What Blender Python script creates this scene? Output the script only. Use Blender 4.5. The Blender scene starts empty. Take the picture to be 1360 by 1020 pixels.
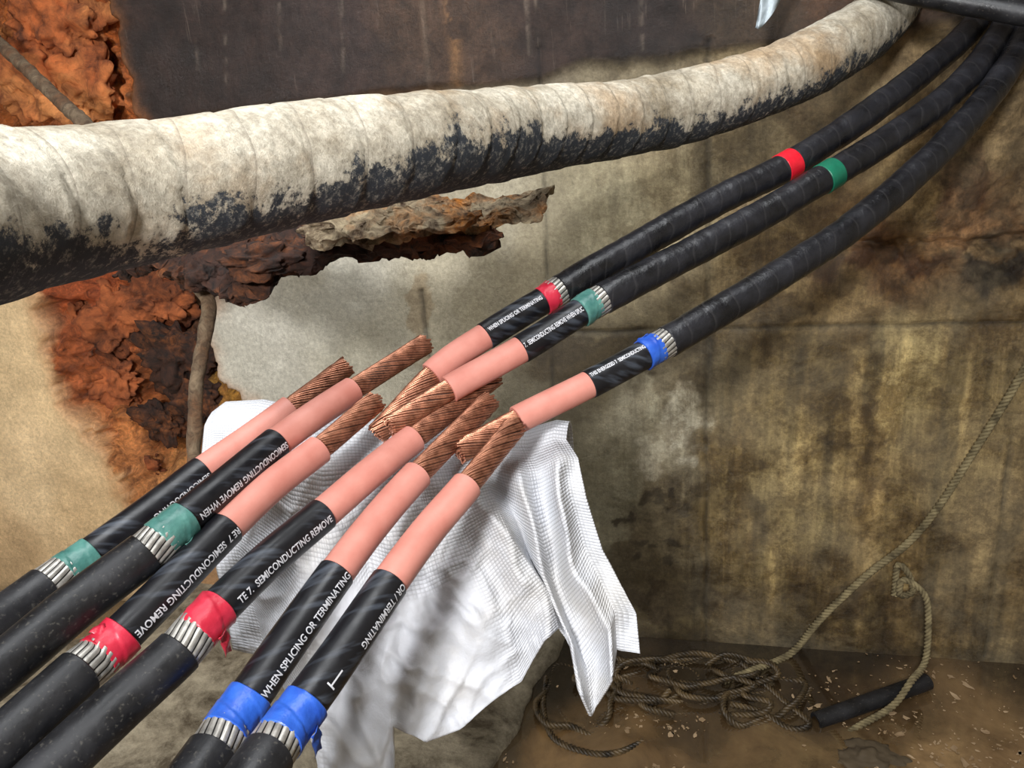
import bpy, bmesh, math, random
import numpy as np
from mathutils import Vector, Matrix
random.seed(3); rng=np.random.default_rng(5)
sc=bpy.context.scene
sc.view_settings.view_transform='Standard'
FPX=982.0
pt=math.radians(18); ro=math.radians(4.85); yw=math.radians(14)
A3=lambda *a: np.array(a,dtype=float)
def rz(v): return A3(v[0]*math.cos(yw)-v[1]*math.sin(yw),v[0]*math.sin(yw)+v[1]*math.cos(yw),v[2])
F=rz(A3(0,math.cos(pt),-math.sin(pt))); R0=rz(A3(1,0,0)); D0=rz(A3(0,-math.sin(pt),-math.cos(pt)))
RR=R0*math.cos(ro)+D0*math.sin(ro); DN=D0*math.cos(ro)-R0*math.sin(ro)
U=A3(1,0,0); NW=A3(0,-1,0)
C=A3(0,0,0); WD=1.8
def ray(px,py): return F+RR*(px-680)/FPX+DN*(py-510)/FPX
def wall_pt(px,py,off=0.0):
    r=ray(px,py); p0=C+F*WD+NW*off
    t=np.dot(p0-C,NW)/np.dot(r,NW); return C+r*t
zw=wall_pt(1000,856)[2]
C=A3(0,0,-zw)
W0=C+F*WD
def P(px,py,d): return C+ray(px,py)*d
def floor_pt(px,py,z=0.0):
    r=ray(px,py); t=(z-C[2])/r[2]; return C+r*t
def wuv(px,py):
    p=wall_pt(px,py); return np.array([np.dot(p-W0,U),p[2]])
def W(u,v,n=0.0):
    p=W0+U*u+NW*n; return A3(p[0],p[1],v)
def proj(p):
    q=p-C; d=q@F; return np.stack([680+FPX*(q@RR)/d,510+FPX*(q@DN)/d],-1)
# ---------- noise
def _h(i,j,k,s):
    n=(i.astype(np.int64)*374761393+j.astype(np.int64)*668265263+k.astype(np.int64)*2147483647+s*1274126177)&0xffffffff
    n=((n^(n>>13))*1274126177)&0xffffffff
    n=((n^(n>>16))*2246822519)&0xffffffff
    return ((n^(n>>15))&0xffffff)/float(0xffffff)
def vn(p,s=0):
    f=np.floor(p); t=p-f; t=t*t*(3-2*t); i,j,k=[f[...,a].astype(np.int64) for a in range(3)]
    r=0
    for a in (0,1):
        wa=t[...,0] if a else 1-t[...,0]
        for b in (0,1):
            wb=t[...,1] if b else 1-t[...,1]
            for c in (0,1):
                wc=t[...,2] if c else 1-t[...,2]
                r=r+wa*wb*wc*_h(i+a,j+b,k+c,s)
    return r
def fbm(p,o=4,s=0):
    r=0;a=.5;t=0
    for q in range(o):
        r=r+a*vn(p*(2**q)+q*7.3,s+q);t+=a;a*=.5
    return r/t
def ss(a,b,x):
    t=np.clip((x-a)/(b-a),0,1); return t*t*(3-2*t)
def lin(c):
    c=np.array(c,dtype=float)/255.; return np.where(c<=.04045,c/12.92,((c+.055)/1.055)**2.4)
def L4(*c): l=lin(c); return (float(l[0]),float(l[1]),float(l[2]),1)
# ---------- materials
class M:
    def __init__(s,name,rough=.6,metal=0,color=None,spec=None):
        s.m=bpy.data.materials.new(name); s.m.use_nodes=True; s.t=s.m.node_tree; s.n=s.t.nodes; s.l=s.t.links
        s.b=s.n['Principled BSDF']; s.b.inputs['Roughness'].default_value=rough; s.b.inputs['Metallic'].default_value=metal
        if spec is not None: s.b.inputs['Specular IOR Level'].default_value=spec
        if color is not None: s.b.inputs['Base Color'].default_value=color
    def set(s,i,v):
        if hasattr(v,'is_output'): s.l.new(v,i)
        elif isinstance(v,(int,float)):
            try: i.default_value=v
            except TypeError: i.default_value=(v,v,v,1)
        else: i.default_value=v
    def obj(s): return s.n.new('ShaderNodeTexCoord').outputs['Object']
    def attr(s,name,vec=False):
        a=s.n.new('ShaderNodeAttribute'); a.attribute_name=name; return a.outputs['Vector' if vec else 'Color']
    def mapp(s,v,sc=(1,1,1),rot=(0,0,0)):
        m=s.n.new('ShaderNodeMapping'); s.set(m.inputs['Vector'],v); m.inputs['Scale'].default_value=sc; m.inputs['Rotation'].default_value=rot; return m.outputs[0]
    def noise(s,v,scale,det=4,rough=.55,dist=0):
        n=s.n.new('ShaderNodeTexNoise'); s.set(n.inputs['Vector'],v); n.inputs['Scale'].default_value=scale
        n.inputs['Detail'].default_value=det; n.inputs['Roughness'].default_value=rough; n.inputs['Distortion'].default_value=dist
        return n.outputs['Fac']
    def ramp(s,v,a,b,ca=(0,0,0,1),cb=(1,1,1,1)):
        n=s.n.new('ShaderNodeValToRGB'); s.set(n.inputs[0],v); e=n.color_ramp.elements
        e[0].position=a; e[0].color=ca; e[1].position=b; e[1].color=cb; return n.outputs[0]
    def mix(s,f,a,b,mode='MIX'):
        n=s.n.new('ShaderNodeMix'); n.data_type='RGBA'; n.blend_type=mode
        s.set(n.inputs[0],f); s.set(n.inputs[6],a); s.set(n.inputs[7],b); return n.outputs[2]
    def math(s,op,a,b=0.0,c=0.0):
        n=s.n.new('ShaderNodeMath'); n.operation=op; s.set(n.inputs[0],a); s.set(n.inputs[1],b); s.set(n.inputs[2],c); return n.outputs[0]
    def sep(s,v):
        n=s.n.new('ShaderNodeSeparateXYZ'); s.set(n.inputs[0],v); return n.outputs
    def col(s,v): s.set(s.b.inputs['Base Color'],v)
    def rough(s,v): s.set(s.b.inputs['Roughness'],v)
    def bump(s,h,st=.5,dist=.002):
        n=s.n.new('ShaderNodeBump'); n.inputs['Strength'].default_value=st; n.inputs['Distance'].default_value=dist
        s.set(n.inputs['Height'],h); s.l.new(n.outputs[0],s.b.inputs['Normal'])
def link(o,parent=None):
    sc.collection.objects.link(o)
    if parent is not None: o.parent=parent
    return o
def empty(name):
    e=bpy.data.objects.new(name,None); e.empty_display_size=.05; return link(e)
def mesh(name,v,f,mat,parent=None,smooth=True,st=None,col=None,msk=None,sharp=None):
    me=bpy.data.meshes.new(name); me.from_pydata([tuple(x) for x in np.asarray(v).tolist()],[],f)
    me.update()
    if smooth: me.polygons.foreach_set('use_smooth',[True]*len(me.polygons))
    if st is not None:
        a=me.attributes.new('st','FLOAT_VECTOR','POINT'); a.data.foreach_set('vector',np.asarray(st,dtype=np.float32).ravel())
    for nm,cc in (('Col',col),('Msk',msk)):
        if cc is not None:
            a=me.attributes.new(nm,'FLOAT_COLOR','POINT'); cc=np.concatenate([cc,np.ones((len(cc),1))],1)
            a.data.foreach_set('color',cc.astype(np.float32).ravel())
    if sharp: me.set_sharp_from_angle(angle=math.radians(sharp))
    me.materials.append(mat.m if isinstance(mat,M) else mat)
    return link(bpy.data.objects.new(name,me),parent)
def gridfaces(n,m,off=0):
    i=np.arange(n-1)[:,None]*m+np.arange(m-1)[None,:]+off; i=i.ravel()
    return np.stack([i,i+1,i+m+1,i+m],-1).tolist()
# ---------- path
class Path:
    def __init__(s,pts,ref=None):
        p=np.array(pts,dtype=float); p=np.vstack([2*p[0]-p[1],p,2*p[-1]-p[-2]])
        o=[]
        for i in range(1,len(p)-2):
            for t in np.linspace(0,1,24,endpoint=False):
                o.append(.5*((2*p[i])+(-p[i-1]+p[i+1])*t+(2*p[i-1]-5*p[i]+4*p[i+1]-p[i+2])*t*t+(-p[i-1]+3*p[i]-3*p[i+1]+p[i+2])*t**3))
        o.append(p[-2]); s.p=np.array(o); d=np.linalg.norm(np.diff(s.p,axis=0),axis=1); s.s=np.concatenate([[0],np.cumsum(d)]); s.L=s.s[-1]
        t=np.gradient(s.p,s.s,axis=0); s.t=t/np.linalg.norm(t,axis=1)[:,None]
        s.ref=ref
    def at(s,q):
        q=np.asarray(q,dtype=float)
        p=np.stack([np.interp(q,s.s,s.p[:,k]) for k in range(3)],-1); t=np.stack([np.interp(q,s.s,s.t[:,k]) for k in range(3)],-1)
        ov=q-np.clip(q,0,s.L); p=p+t*ov[...,None]
        t/=np.linalg.norm(t,axis=-1,keepdims=True)
        r=s.ref if s.ref is not None else A3(0,0,1)
        r=np.broadcast_to(r,t.shape)
        n=r-t*np.sum(r*t,-1,keepdims=True); n/=np.linalg.norm(n,axis=-1,keepdims=True); b=np.cross(t,n)
        return p,t,n,b
    def s_at(s,px,py):
        d=np.linalg.norm(proj(s.p)-np.array([px,py]),axis=1); return s.s[np.argmin(d)]
def tube(name,path,rows,mat,parent=None,nth=32,mod=None,sharp=35):
    rows=np.array(rows); S=rows[:,0]; Rr=rows[:,1]
    th=np.linspace(-math.pi,math.pi,nth+1)
    p,t,n,b=path.at(S)
    SS,TH=np.meshgrid(S,th,indexing='ij'); RA=np.repeat(Rr[:,None],nth+1,1)
    if mod is not None:
        pos0=p[:,None,:]+(n[:,None,:]*np.cos(TH)[...,None]+b[:,None,:]*np.sin(TH)[...,None])*RA[...,None]
        RA=RA*mod(SS,TH,pos0)
    pos=p[:,None,:]+(n[:,None,:]*np.cos(TH)[...,None]+b[:,None,:]*np.sin(TH)[...,None])*RA[...,None]
    v=pos.reshape(-1,3); st=np.stack([SS,TH,RA],-1).reshape(-1,3)
    f=[q[::-1] for q in gridfaces(len(S),nth+1)]
    return mesh(name,v,f,mat,parent,st=st,sharp=sharp)
def rows(s0,s1,r,ds=.006,cap0=None,cap1=None):
    n=max(2,int(abs(s1-s0)/ds)+1); a=[(x,r) for x in np.linspace(s0,s1,n)]
    bv=.0008
    if cap0 is not None: a=[(s0,cap0),(s0,r-bv)]+[(s0+bv,r)]+a[1:]
    if cap1 is not None: a=a[:-1]+[(s1-bv,r),(s1,r-bv),(s1,cap1)]
    return a
# ================= MATERIALS
m_wall=M('stained_concrete'); o=m_wall.obj(); c=m_wall.attr('Col'); mk=m_wall.sep(m_wall.attr('Msk',True))
n1=m_wall.noise(o,6,9,.7,.3); c=m_wall.mix(m_wall.math('ADD',m_wall.math('MULTIPLY',mk[2],.55),.38),c,m_wall.ramp(n1,.36,.64,(.60,.57,.53,1),(1.4,1.39,1.37,1)),'MULTIPLY')
n2=m_wall.noise(m_wall.mapp(o,(20,20,2.0)),1,10,.74,.35); c=m_wall.mix(m_wall.math('MULTIPLY',mk[2],.75),c,m_wall.ramp(n2,.38,.6,(.50,.45,.37,1),(1.42,1.39,1.3,1)),'MULTIPLY')
n4=m_wall.noise(o,14,12,.8,.2); c=m_wall.mix(m_wall.math('ADD',m_wall.math('MULTIPLY',mk[2],.8),.06),c,m_wall.ramp(n4,.44,.56,(.48,.42,.33,1),(1.25,1.25,1.22,1)),'MULTIPLY')
n5=m_wall.noise(o,3.6,9,.7,.4); c=m_wall.mix(m_wall.math('MULTIPLY',mk[2],.45),c,m_wall.mix(.5,c,m_wall.ramp(n5,.44,.57,L4(58,46,29),L4(176,162,130))))
n3=m_wall.noise(o,95,8,.82); c=m_wall.mix(.75,c,m_wall.ramp(n3,.36,.64,(.62,.61,.6,1),(1.3,1.3,1.3,1)),'MULTIPLY')
scr=m_wall.ramp(m_wall.noise(m_wall.mapp(o,(110,110,3)),1,5,.65),.60,.72)
scr2=m_wall.ramp(m_wall.noise(o,8,4),.45,.6)
f=m_wall.math('MULTIPLY',m_wall.math('MULTIPLY',scr,mk[0]),scr2); c=m_wall.mix(m_wall.math('MULTIPLY',f,.4),c,L4(140,126,114))
c=m_wall.mix(m_wall.math('MULTIPLY',mk[0],.9),c,m_wall.ramp(n4,.42,.58,(.6,.58,.56,1),(1.3,1.25,1.2,1)),'MULTIPLY')
rs=m_wall.noise(o,22,10,.78,.9); rc=m_wall.ramp(rs,.36,.62,(.32,.26,.22,1),(1.6,1.5,1.35,1)); c=m_wall.mix(mk[1],c,m_wall.mix(1,c,rc,'MULTIPLY'))
m_wall.col(c); m_wall.rough(m_wall.ramp(n5,.42,.58,(.28,)*3+(1,),(.7,)*3+(1,)))
m_wall.bump(m_wall.math('ADD',m_wall.math('MULTIPLY',n1,.4),m_wall.math('ADD',m_wall.math('MULTIPLY',n3,.6),m_wall.math('MULTIPLY',m_wall.math('MULTIPLY',rs,mk[1]),3.0))),.9,.006)
def conc(name,a,b):
    m=M(name,.85); o=m.obj(); n=m.noise(o,4,8,.6,.3); m.col(m.ramp(n,.3,.7,a,b)); m.bump(m.noise(o,60,6),.4,.003); return m
m_conc=conc('plain_concrete',L4(104,96,82),L4(152,144,126))
m_ledge=M('ledge_concrete',.8); o=m_ledge.obj(); n=m_ledge.noise(o,7,11,.78,.3); m_ledge.col(m_ledge.ramp(n,.38,.62,L4(74,64,48),L4(164,154,132))); m_ledge.bump(m_ledge.noise(o,60,7,.7),.7,.005)
m_black=M('black_rubber_jacket',.42); o=m_black.obj(); n=m_black.noise(o,22,7,.65); d=m_black.ramp(m_black.noise(o,260,3),.6,.72)
m_black.col(m_black.mix(m_black.math('MULTIPLY',d,.2),m_black.ramp(n,.35,.75,L4(16,16,18),L4(38,38,41)),L4(130,125,115)))
m_black.rough(m_black.ramp(n,.3,.7,(.32,)*3+(1,),(.55,)*3+(1,))); m_black.bump(m_black.noise(o,180,4),.3,.001)
m_tapej=M('black_wrapped_jacket',.4); o=m_tapej.obj(); st=m_tapej.sep(m_tapej.attr('st',True)); n=m_tapej.noise(o,16,6,.65)
ph=m_tapej.math('FRACT',m_tapej.math('ADD',m_tapej.math('ADD',m_tapej.math('MULTIPLY',st[0],30),m_tapej.math('MULTIPLY',m_tapej.noise(o,9,2),2.5)),m_tapej.math('MULTIPLY',st[1],1/6.2832)))
m_tapej.col(m_tapej.mix(m_tapej.math('MULTIPLY',m_tapej.ramp(ph,.88,1),.22),m_tapej.ramp(n,.35,.75,L4(15,15,17),L4(38,38,43)),L4(78,76,76)))
m_tapej.rough(m_tapej.ramp(n,.3,.7,(.22,)*3+(1,),(.45,)*3+(1,))); m_tapej.bump(m_tapej.math('ADD',m_tapej.math('MULTIPLY',ph,.6),m_tapej.noise(o,60,5,.7)),.7,.002)
m_semi=M('semiconducting_layer',.38); o=m_semi.obj(); st=m_semi.sep(m_semi.attr('st',True))
v=m_semi.n.new('ShaderNodeCombineXYZ'); m_semi.set(v.inputs[0],m_semi.math('ADD',m_semi.math('MULTIPLY',st[0],75),m_semi.math('MULTIPLY',st[1],-1.5))); m_semi.set(v.inputs[1],m_semi.math('MULTIPLY',st[1],.5)); m_semi.set(v.inputs[2],m_semi.math('MULTIPLY',st[0],4))
n=m_semi.noise(v.outputs[0],1,3,.5); m_semi.col(m_semi.mix(m_semi.math('MULTIPLY',m_semi.ramp(n,.52,.72),.5),L4(17,17,21),L4(88,95,106)))  # grey spiral streaks put the glossy sheen into the base colour
m_semi.rough(m_semi.ramp(m_semi.noise(o,60,3),.3,.7,(.28,)*3+(1,),(.48,)*3+(1,)))
m_pink=M('pink_insulation',.5,spec=.35); o=m_pink.obj(); n=m_pink.noise(o,30,5); m_pink.col(m_pink.ramp(n,.3,.7,L4(192,122,108),L4(208,142,128))); m_pink.bump(m_pink.noise(o,300,3),.15,.0006)
m_cu=M('copper_strand',.34,.7); o=m_cu.obj(); n=m_cu.noise(o,90,6,.7); m_cu.col(m_cu.ramp(n,.3,.75,L4(105,62,44),L4(222,158,126)))
m_cud=M('copper_core',.7,.2,L4(44,24,16))
m_cut=M('copper_cut_face',.35,.6); o=m_cut.obj(); m_cut.col(m_cut.ramp(m_cut.noise(o,300,2),.3,.7,L4(200,115,88),L4(245,185,155)))
m_sil=M('tinned_shield_wire',.4,.65); st=m_sil.sep(m_sil.attr('st',True)); o=m_sil.obj()
ph=m_sil.math('ABSOLUTE',m_sil.math('SINE',m_sil.math('ADD',m_sil.math('MULTIPLY',st[1],9),m_sil.math('MULTIPLY',st[0],110))))
m_sil.col(m_sil.mix(m_sil.ramp(ph,.18,.45),L4(22,21,21),m_sil.ramp(m_sil.noise(o,90,3),.3,.7,L4(145,142,136),L4(212,208,200))))
def tapemat(name,a,b):
    m=M(name,.36); o=m.obj(); m.col(m.ramp(m.noise(o,40,4),.3,.7,a,b)); m.bump(m.noise(m.mapp(o,(1,1,1)),110,4),.5,.0015); return m
m_red=tapemat('red_vinyl_tape',L4(170,24,46),L4(205,52,74)); m_red2=tapemat('red_marking_tape',L4(190,16,34),L4(215,32,50))
m_teal=tapemat('green_vinyl_tape',L4(44,92,86),L4(90,140,130)); m_grn=tapemat('green_marking_tape',L4(15,88,66),L4(25,108,82))
m_blue=tapemat('blue_vinyl_tape',L4(26,66,160),L4(52,102,198))
m_white=M('white_print',.6,color=L4(200,200,204))
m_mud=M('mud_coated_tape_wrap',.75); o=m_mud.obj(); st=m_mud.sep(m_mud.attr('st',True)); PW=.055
wob=m_mud.math('MULTIPLY',m_mud.noise(o,6,2),.9)
ph=m_mud.math('FRACT',m_mud.math('ADD',m_mud.math('ADD',m_mud.math('MULTIPLY',st[0],1/PW),wob),m_mud.math('MULTIPLY',st[1],1/6.2832)))
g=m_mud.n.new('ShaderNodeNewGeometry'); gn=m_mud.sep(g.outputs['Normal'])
nA=m_mud.noise(o,7,9,.7,.3); nB=m_mud.noise(o,30,11,.82,.15); nC=m_mud.noise(o,150,5,.78); nD=m_mud.noise(o,3.5,3,.5)
base=m_mud.ramp(nA,.34,.62,L4(138,124,100),L4(212,206,190)); base=m_mud.mix(m_mud.math('MULTIPLY',m_mud.ramp(m_mud.noise(o,5,7,.65),.5,.64),.65),base,L4(170,138,98))
base=m_mud.mix(1,base,m_mud.ramp(nB,.36,.62,(.62,.60,.57,1),(1.2,1.2,1.2,1)),'MULTIPLY')
base=m_mud.mix(1,base,m_mud.ramp(nC,.34,.66,(.66,.65,.63,1),(1.2,1.2,1.2,1)),'MULTIPLY')
base=m_mud.mix(m_mud.math('MULTIPLY',m_mud.math('MULTIPLY',m_mud.ramp(ph,.93,1.0),m_mud.ramp(nB,.38,.52)),.55),base,L4(92,82,68))
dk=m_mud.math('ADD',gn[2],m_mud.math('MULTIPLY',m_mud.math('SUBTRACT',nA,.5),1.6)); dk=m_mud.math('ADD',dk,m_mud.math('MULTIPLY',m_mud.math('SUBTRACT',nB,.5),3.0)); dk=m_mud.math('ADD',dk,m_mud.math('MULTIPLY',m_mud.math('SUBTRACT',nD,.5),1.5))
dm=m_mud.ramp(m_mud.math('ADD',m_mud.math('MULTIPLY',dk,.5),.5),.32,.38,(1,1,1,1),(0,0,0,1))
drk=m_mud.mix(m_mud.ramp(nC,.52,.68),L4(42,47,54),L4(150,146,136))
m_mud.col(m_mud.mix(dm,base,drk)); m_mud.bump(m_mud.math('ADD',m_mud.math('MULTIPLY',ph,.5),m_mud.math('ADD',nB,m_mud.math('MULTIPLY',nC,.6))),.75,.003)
def rustm(name,a,b,c,scale=25):
    m=M(name,.85); o=m.obj(); n=m.noise(o,scale,9,.78,.8); n2=m.noise(o,scale*.35,6,.65)
    m.col(m.mix(m.ramp(n2,.46,.62),m.ramp(n,.38,.62,a,b),m.ramp(n,.4,.65,a,c))); m.bump(n,1,.008); return m
m_rust=rustm('rusted_steel',L4(26,17,13),L4(72,42,28),L4(140,80,38),34)
m_plank=rustm('flaking_rust_scale',L4(74,54,36),L4(188,170,138),L4(210,132,48),34)
m_rod=rustm('rusty_rod_surface',L4(80,60,42),L4(142,122,96),L4(132,92,60),40)
m_towel=M('white_ribbed_towel',1.0,spec=0.0); st=m_towel.sep(m_towel.attr('st',True)); o=m_towel.obj()
w1=m_towel.math('ABSOLUTE',m_towel.math('SINE',m_towel.math('MULTIPLY',st[1],560))); w2=m_towel.math('ABSOLUTE',m_towel.math('SINE',m_towel.math('MULTIPLY',st[0],560)))
wv=m_towel.math('MULTIPLY',w1,m_towel.math('ADD',m_towel.math('MULTIPLY',w2,.75),.25)); wv=m_towel.math('MULTIPLY',wv,st[2])
tb=m_towel.mix(m_towel.math('MULTIPLY',m_towel.ramp(m_towel.noise(o,10,7,.6),.5,.7),.35),L4(214,216,221),L4(190,180,160))
m_towel.col(m_towel.mix(m_towel.math('MULTIPLY',m_towel.ramp(wv,.0,.5,(1,1,1,1),(0,0,0,1)),m_towel.math('MULTIPLY',st[2],.5)),tb,L4(138,137,138)))
m_towel.bump(m_towel.math('ADD',m_towel.math('MULTIPLY',wv,1.3),m_towel.math('MULTIPLY',m_towel.noise(o,220,4,.7),.9)),.6,.0015)
m_water=M('muddy_water',.03,spec=1.0); o=m_water.obj(); c=m_water.attr('Col'); n=m_water.noise(o,5,9,.7,.6); m_water.col(m_water.mix(1,c,m_water.ramp(n,.36,.62,(.5,.47,.44,1),(1.3,1.3,1.3,1)),'MULTIPLY')); m_water.bump(m_water.noise(o,7,2),.12,.004)
m_water.rough(.02); m_water.b.inputs['IOR'].default_value=1.6
m_water.b.inputs['Coat Weight'].default_value=1.0; m_water.b.inputs['Coat Roughness'].default_value=.01
m_deb=M('floating_scum_flakes',.8); o=m_deb.obj(); m_deb.col(m_deb.ramp(m_deb.noise(o,14,4),.3,.7,L4(120,96,66),L4(190,164,130)))
m_rope=M('old_rope_fibre',.9); o=m_rope.obj(); m_rope.col(m_rope.ramp(m_rope.noise(o,40,4),.3,.7,L4(78,68,46),L4(150,136,100))); m_rope.bump(m_rope.noise(o,500,3),.5,.001)
m_roped=M('muddy_rope_fibre',.5); o=m_roped.obj(); m_roped.col(m_roped.ramp(m_roped.noise(o,22,5),.35,.68,L4(34,27,17),L4(100,82,54))); m_roped.bump(m_roped.noise(o,500,3),.5,.001)
m_stone=conc('wet_stone',L4(56,46,33),L4(96,82,60))
m_foil=M('grey_plastic_film',.35,.1,L4(150,160,165))

# ================= WALL BACK
band_s=[(200,40,40,28,24),(300,60,42,30,26),(450,50,52,39,35),(600,40,72,55,44),(750,40,48,36,31),(850,30,36,27,24),(1000,30,62,50,38),(1150,10,70,50,35),(1360,0,60,50,38)]
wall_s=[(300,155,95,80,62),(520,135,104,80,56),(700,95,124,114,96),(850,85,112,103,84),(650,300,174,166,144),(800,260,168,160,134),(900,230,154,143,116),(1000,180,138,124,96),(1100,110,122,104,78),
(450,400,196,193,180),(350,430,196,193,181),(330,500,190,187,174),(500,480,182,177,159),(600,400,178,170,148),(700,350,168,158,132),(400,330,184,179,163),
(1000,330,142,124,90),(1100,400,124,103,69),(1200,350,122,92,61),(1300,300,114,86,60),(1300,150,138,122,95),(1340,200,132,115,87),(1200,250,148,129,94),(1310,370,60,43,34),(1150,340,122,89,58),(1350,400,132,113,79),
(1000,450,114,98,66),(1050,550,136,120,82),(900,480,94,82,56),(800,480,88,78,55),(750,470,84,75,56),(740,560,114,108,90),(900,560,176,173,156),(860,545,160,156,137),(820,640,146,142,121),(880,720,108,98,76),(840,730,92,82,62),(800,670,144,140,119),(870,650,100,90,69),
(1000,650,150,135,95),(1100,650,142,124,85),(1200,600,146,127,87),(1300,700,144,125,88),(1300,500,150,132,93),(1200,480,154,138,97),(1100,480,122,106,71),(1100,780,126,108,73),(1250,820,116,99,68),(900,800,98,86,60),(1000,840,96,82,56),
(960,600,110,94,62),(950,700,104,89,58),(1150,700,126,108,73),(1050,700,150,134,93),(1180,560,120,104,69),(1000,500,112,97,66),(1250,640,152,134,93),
(60,500,232,203,158),(40,650,236,208,165),(120,700,224,193,148),(30,750,205,174,132),(-50,450,220,194,152),(250,930,70,50,34),(180,980,170,142,105),(330,900,90,60,36),(600,970,145,134,113),(500,700,150,140,120),(240,700,175,135,95),(650,900,140,130,110),(1400,600,130,114,80)]  # bright lower-left samples have the warm light on the concrete painted in
rust_s=[(40,60,205,124,66),(80,100,228,138,74),(120,60,178,104,58),(20,120,178,106,58),(140,130,208,124,68),(30,10,165,95,54),(90,20,198,114,60),(130,430,200,114,64),(100,480,165,92,54),(70,410,178,94,54),(160,400,198,104,56),(130,530,190,118,72),(170,600,210,140,86),(200,640,198,144,92),(220,440,90,66,46),(250,480,70,52,38),(230,540,140,96,54),(270,520,195,150,68),(200,500,66,48,36),(300,540,160,112,60),(250,380,60,35,24),(290,360,60,34,24),(180,560,90,60,38),(230,500,62,46,34),(245,430,62,46,34)]
def conv(l):
    q=np.array([wuv(a[0],a[1]) for a in l]); k=np.array([lin(a[2:]) for a in l]); return q,k
def idw(q,k,u,v,e=.0006,pw=2.0):
    ws=0;cs=0
    for (a,b),c in zip(q,k):
        w=1/((u-a)**2+((v-b)*.8)**2+e)**pw; ws=ws+w; cs=cs+w[...,None]*c
    return cs/ws[...,None]
def polysd(poly,u,v):
    poly=np.array(poly); n=len(poly); d=np.full(u.shape,1e9); ins=np.zeros(u.shape,bool)
    for i in range(n):
        a=poly[i]; b=poly[(i+1)%n]; e=b-a; wx=u-a[0]; wy=v-a[1]
        t=np.clip((wx*e[0]+wy*e[1])/(e@e),0,1); d=np.minimum(d,np.hypot(wx-e[0]*t,wy-e[1]*t))
        cr=((a[1]>v)!=(b[1]>v))&(u<(b[0]-a[0])*(v-a[1])/(b[1]-a[1]+1e-12)+a[0]); ins^=cr
    return np.where(ins,-d,d)
UL,UR,ZC,DR=-2.35,1.55,2.35,3.2
us=np.arange(UL,UR+.001,.0052); vs=np.arange(-.25,ZC+.001,.0052)
VV,UU=np.meshgrid(vs,us,indexing='ij')
p3=np.stack([UU,VV,UU*0],-1)
wx=(fbm(p3*9,4,11)-.5); wy=(fbm(p3*9,4,23)-.5); wu=UU+wx*.16; wv_=VV+wy*.16
fx=(fbm(p3*30,4,111)-.5); fy=(fbm(p3*30,4,123)-.5)
cw=idw(*conv(wall_s),wu,wv_); cb=idw(*conv(band_s),wu,wv_); cr=idw(*conv(rust_s),wu+fx*.1,wv_+fy*.1)
def blob(cw,px,py,rx,ry,c,s,soft=.16):
    a=wuv(px,py); r=np.hypot((UU-a[0]+wx*.12+fx*.09)/rx,(VV-a[1]+wy*.12+fy*.09)/ry); m=(ss(1+soft,1-soft,r)*s)[...,None]
    return cw*(1-m)+lin(c)*m
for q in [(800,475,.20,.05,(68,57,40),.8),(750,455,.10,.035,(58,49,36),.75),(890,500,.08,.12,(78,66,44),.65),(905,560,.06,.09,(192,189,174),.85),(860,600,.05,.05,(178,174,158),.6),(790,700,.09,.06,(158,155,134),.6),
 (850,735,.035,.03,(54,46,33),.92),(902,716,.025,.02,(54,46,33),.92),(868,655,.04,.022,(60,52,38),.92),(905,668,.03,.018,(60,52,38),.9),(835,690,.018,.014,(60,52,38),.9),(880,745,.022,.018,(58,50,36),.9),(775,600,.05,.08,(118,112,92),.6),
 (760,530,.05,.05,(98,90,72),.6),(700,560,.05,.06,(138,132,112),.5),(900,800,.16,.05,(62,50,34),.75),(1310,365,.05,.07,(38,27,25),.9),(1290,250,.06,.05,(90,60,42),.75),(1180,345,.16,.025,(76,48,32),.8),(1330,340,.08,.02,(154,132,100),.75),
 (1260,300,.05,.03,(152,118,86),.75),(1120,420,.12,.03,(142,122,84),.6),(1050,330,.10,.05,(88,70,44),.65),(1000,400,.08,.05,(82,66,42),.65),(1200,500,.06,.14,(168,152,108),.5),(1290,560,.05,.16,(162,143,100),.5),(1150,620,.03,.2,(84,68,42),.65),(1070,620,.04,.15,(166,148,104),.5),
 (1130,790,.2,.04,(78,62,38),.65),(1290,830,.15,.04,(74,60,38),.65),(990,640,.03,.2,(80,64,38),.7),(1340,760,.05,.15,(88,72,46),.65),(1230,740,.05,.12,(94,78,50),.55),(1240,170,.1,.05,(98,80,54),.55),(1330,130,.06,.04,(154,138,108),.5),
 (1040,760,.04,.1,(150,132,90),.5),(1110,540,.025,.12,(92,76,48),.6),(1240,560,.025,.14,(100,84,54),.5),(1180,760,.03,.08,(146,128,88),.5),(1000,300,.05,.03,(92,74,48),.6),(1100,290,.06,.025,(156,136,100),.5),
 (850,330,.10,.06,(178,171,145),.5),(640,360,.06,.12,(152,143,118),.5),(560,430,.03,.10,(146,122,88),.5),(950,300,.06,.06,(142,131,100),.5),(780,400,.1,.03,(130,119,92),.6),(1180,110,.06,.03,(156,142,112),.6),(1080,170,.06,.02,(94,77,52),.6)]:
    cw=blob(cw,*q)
b0=wuv(300,152); b1=wuv(880,80); bl=b0[1]+(UU-b0[0])*(b1[1]-b0[1])/(b1[0]-b0[0])
bm=ss(-.012,.012,VV-bl+wy*.05)
rp=[wuv(*q) for q in [(-220,-120),(60,-90),(150,-20),(158,60),(178,120),(205,250),(300,330),(288,400),(272,440),(292,520),(335,548),(280,600),(215,668),(175,690),(130,610),(80,535),(48,400),(-20,330),(-220,250)]]
sd=polysd(rp,UU+wx*.10+fx*.04,VV+wy*.10+fy*.04); rm=ss(.012,-.012,sd)
cb=cb*(.7+.6*fbm(p3*np.array([14,5,1]),5,88))[...,None]
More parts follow.
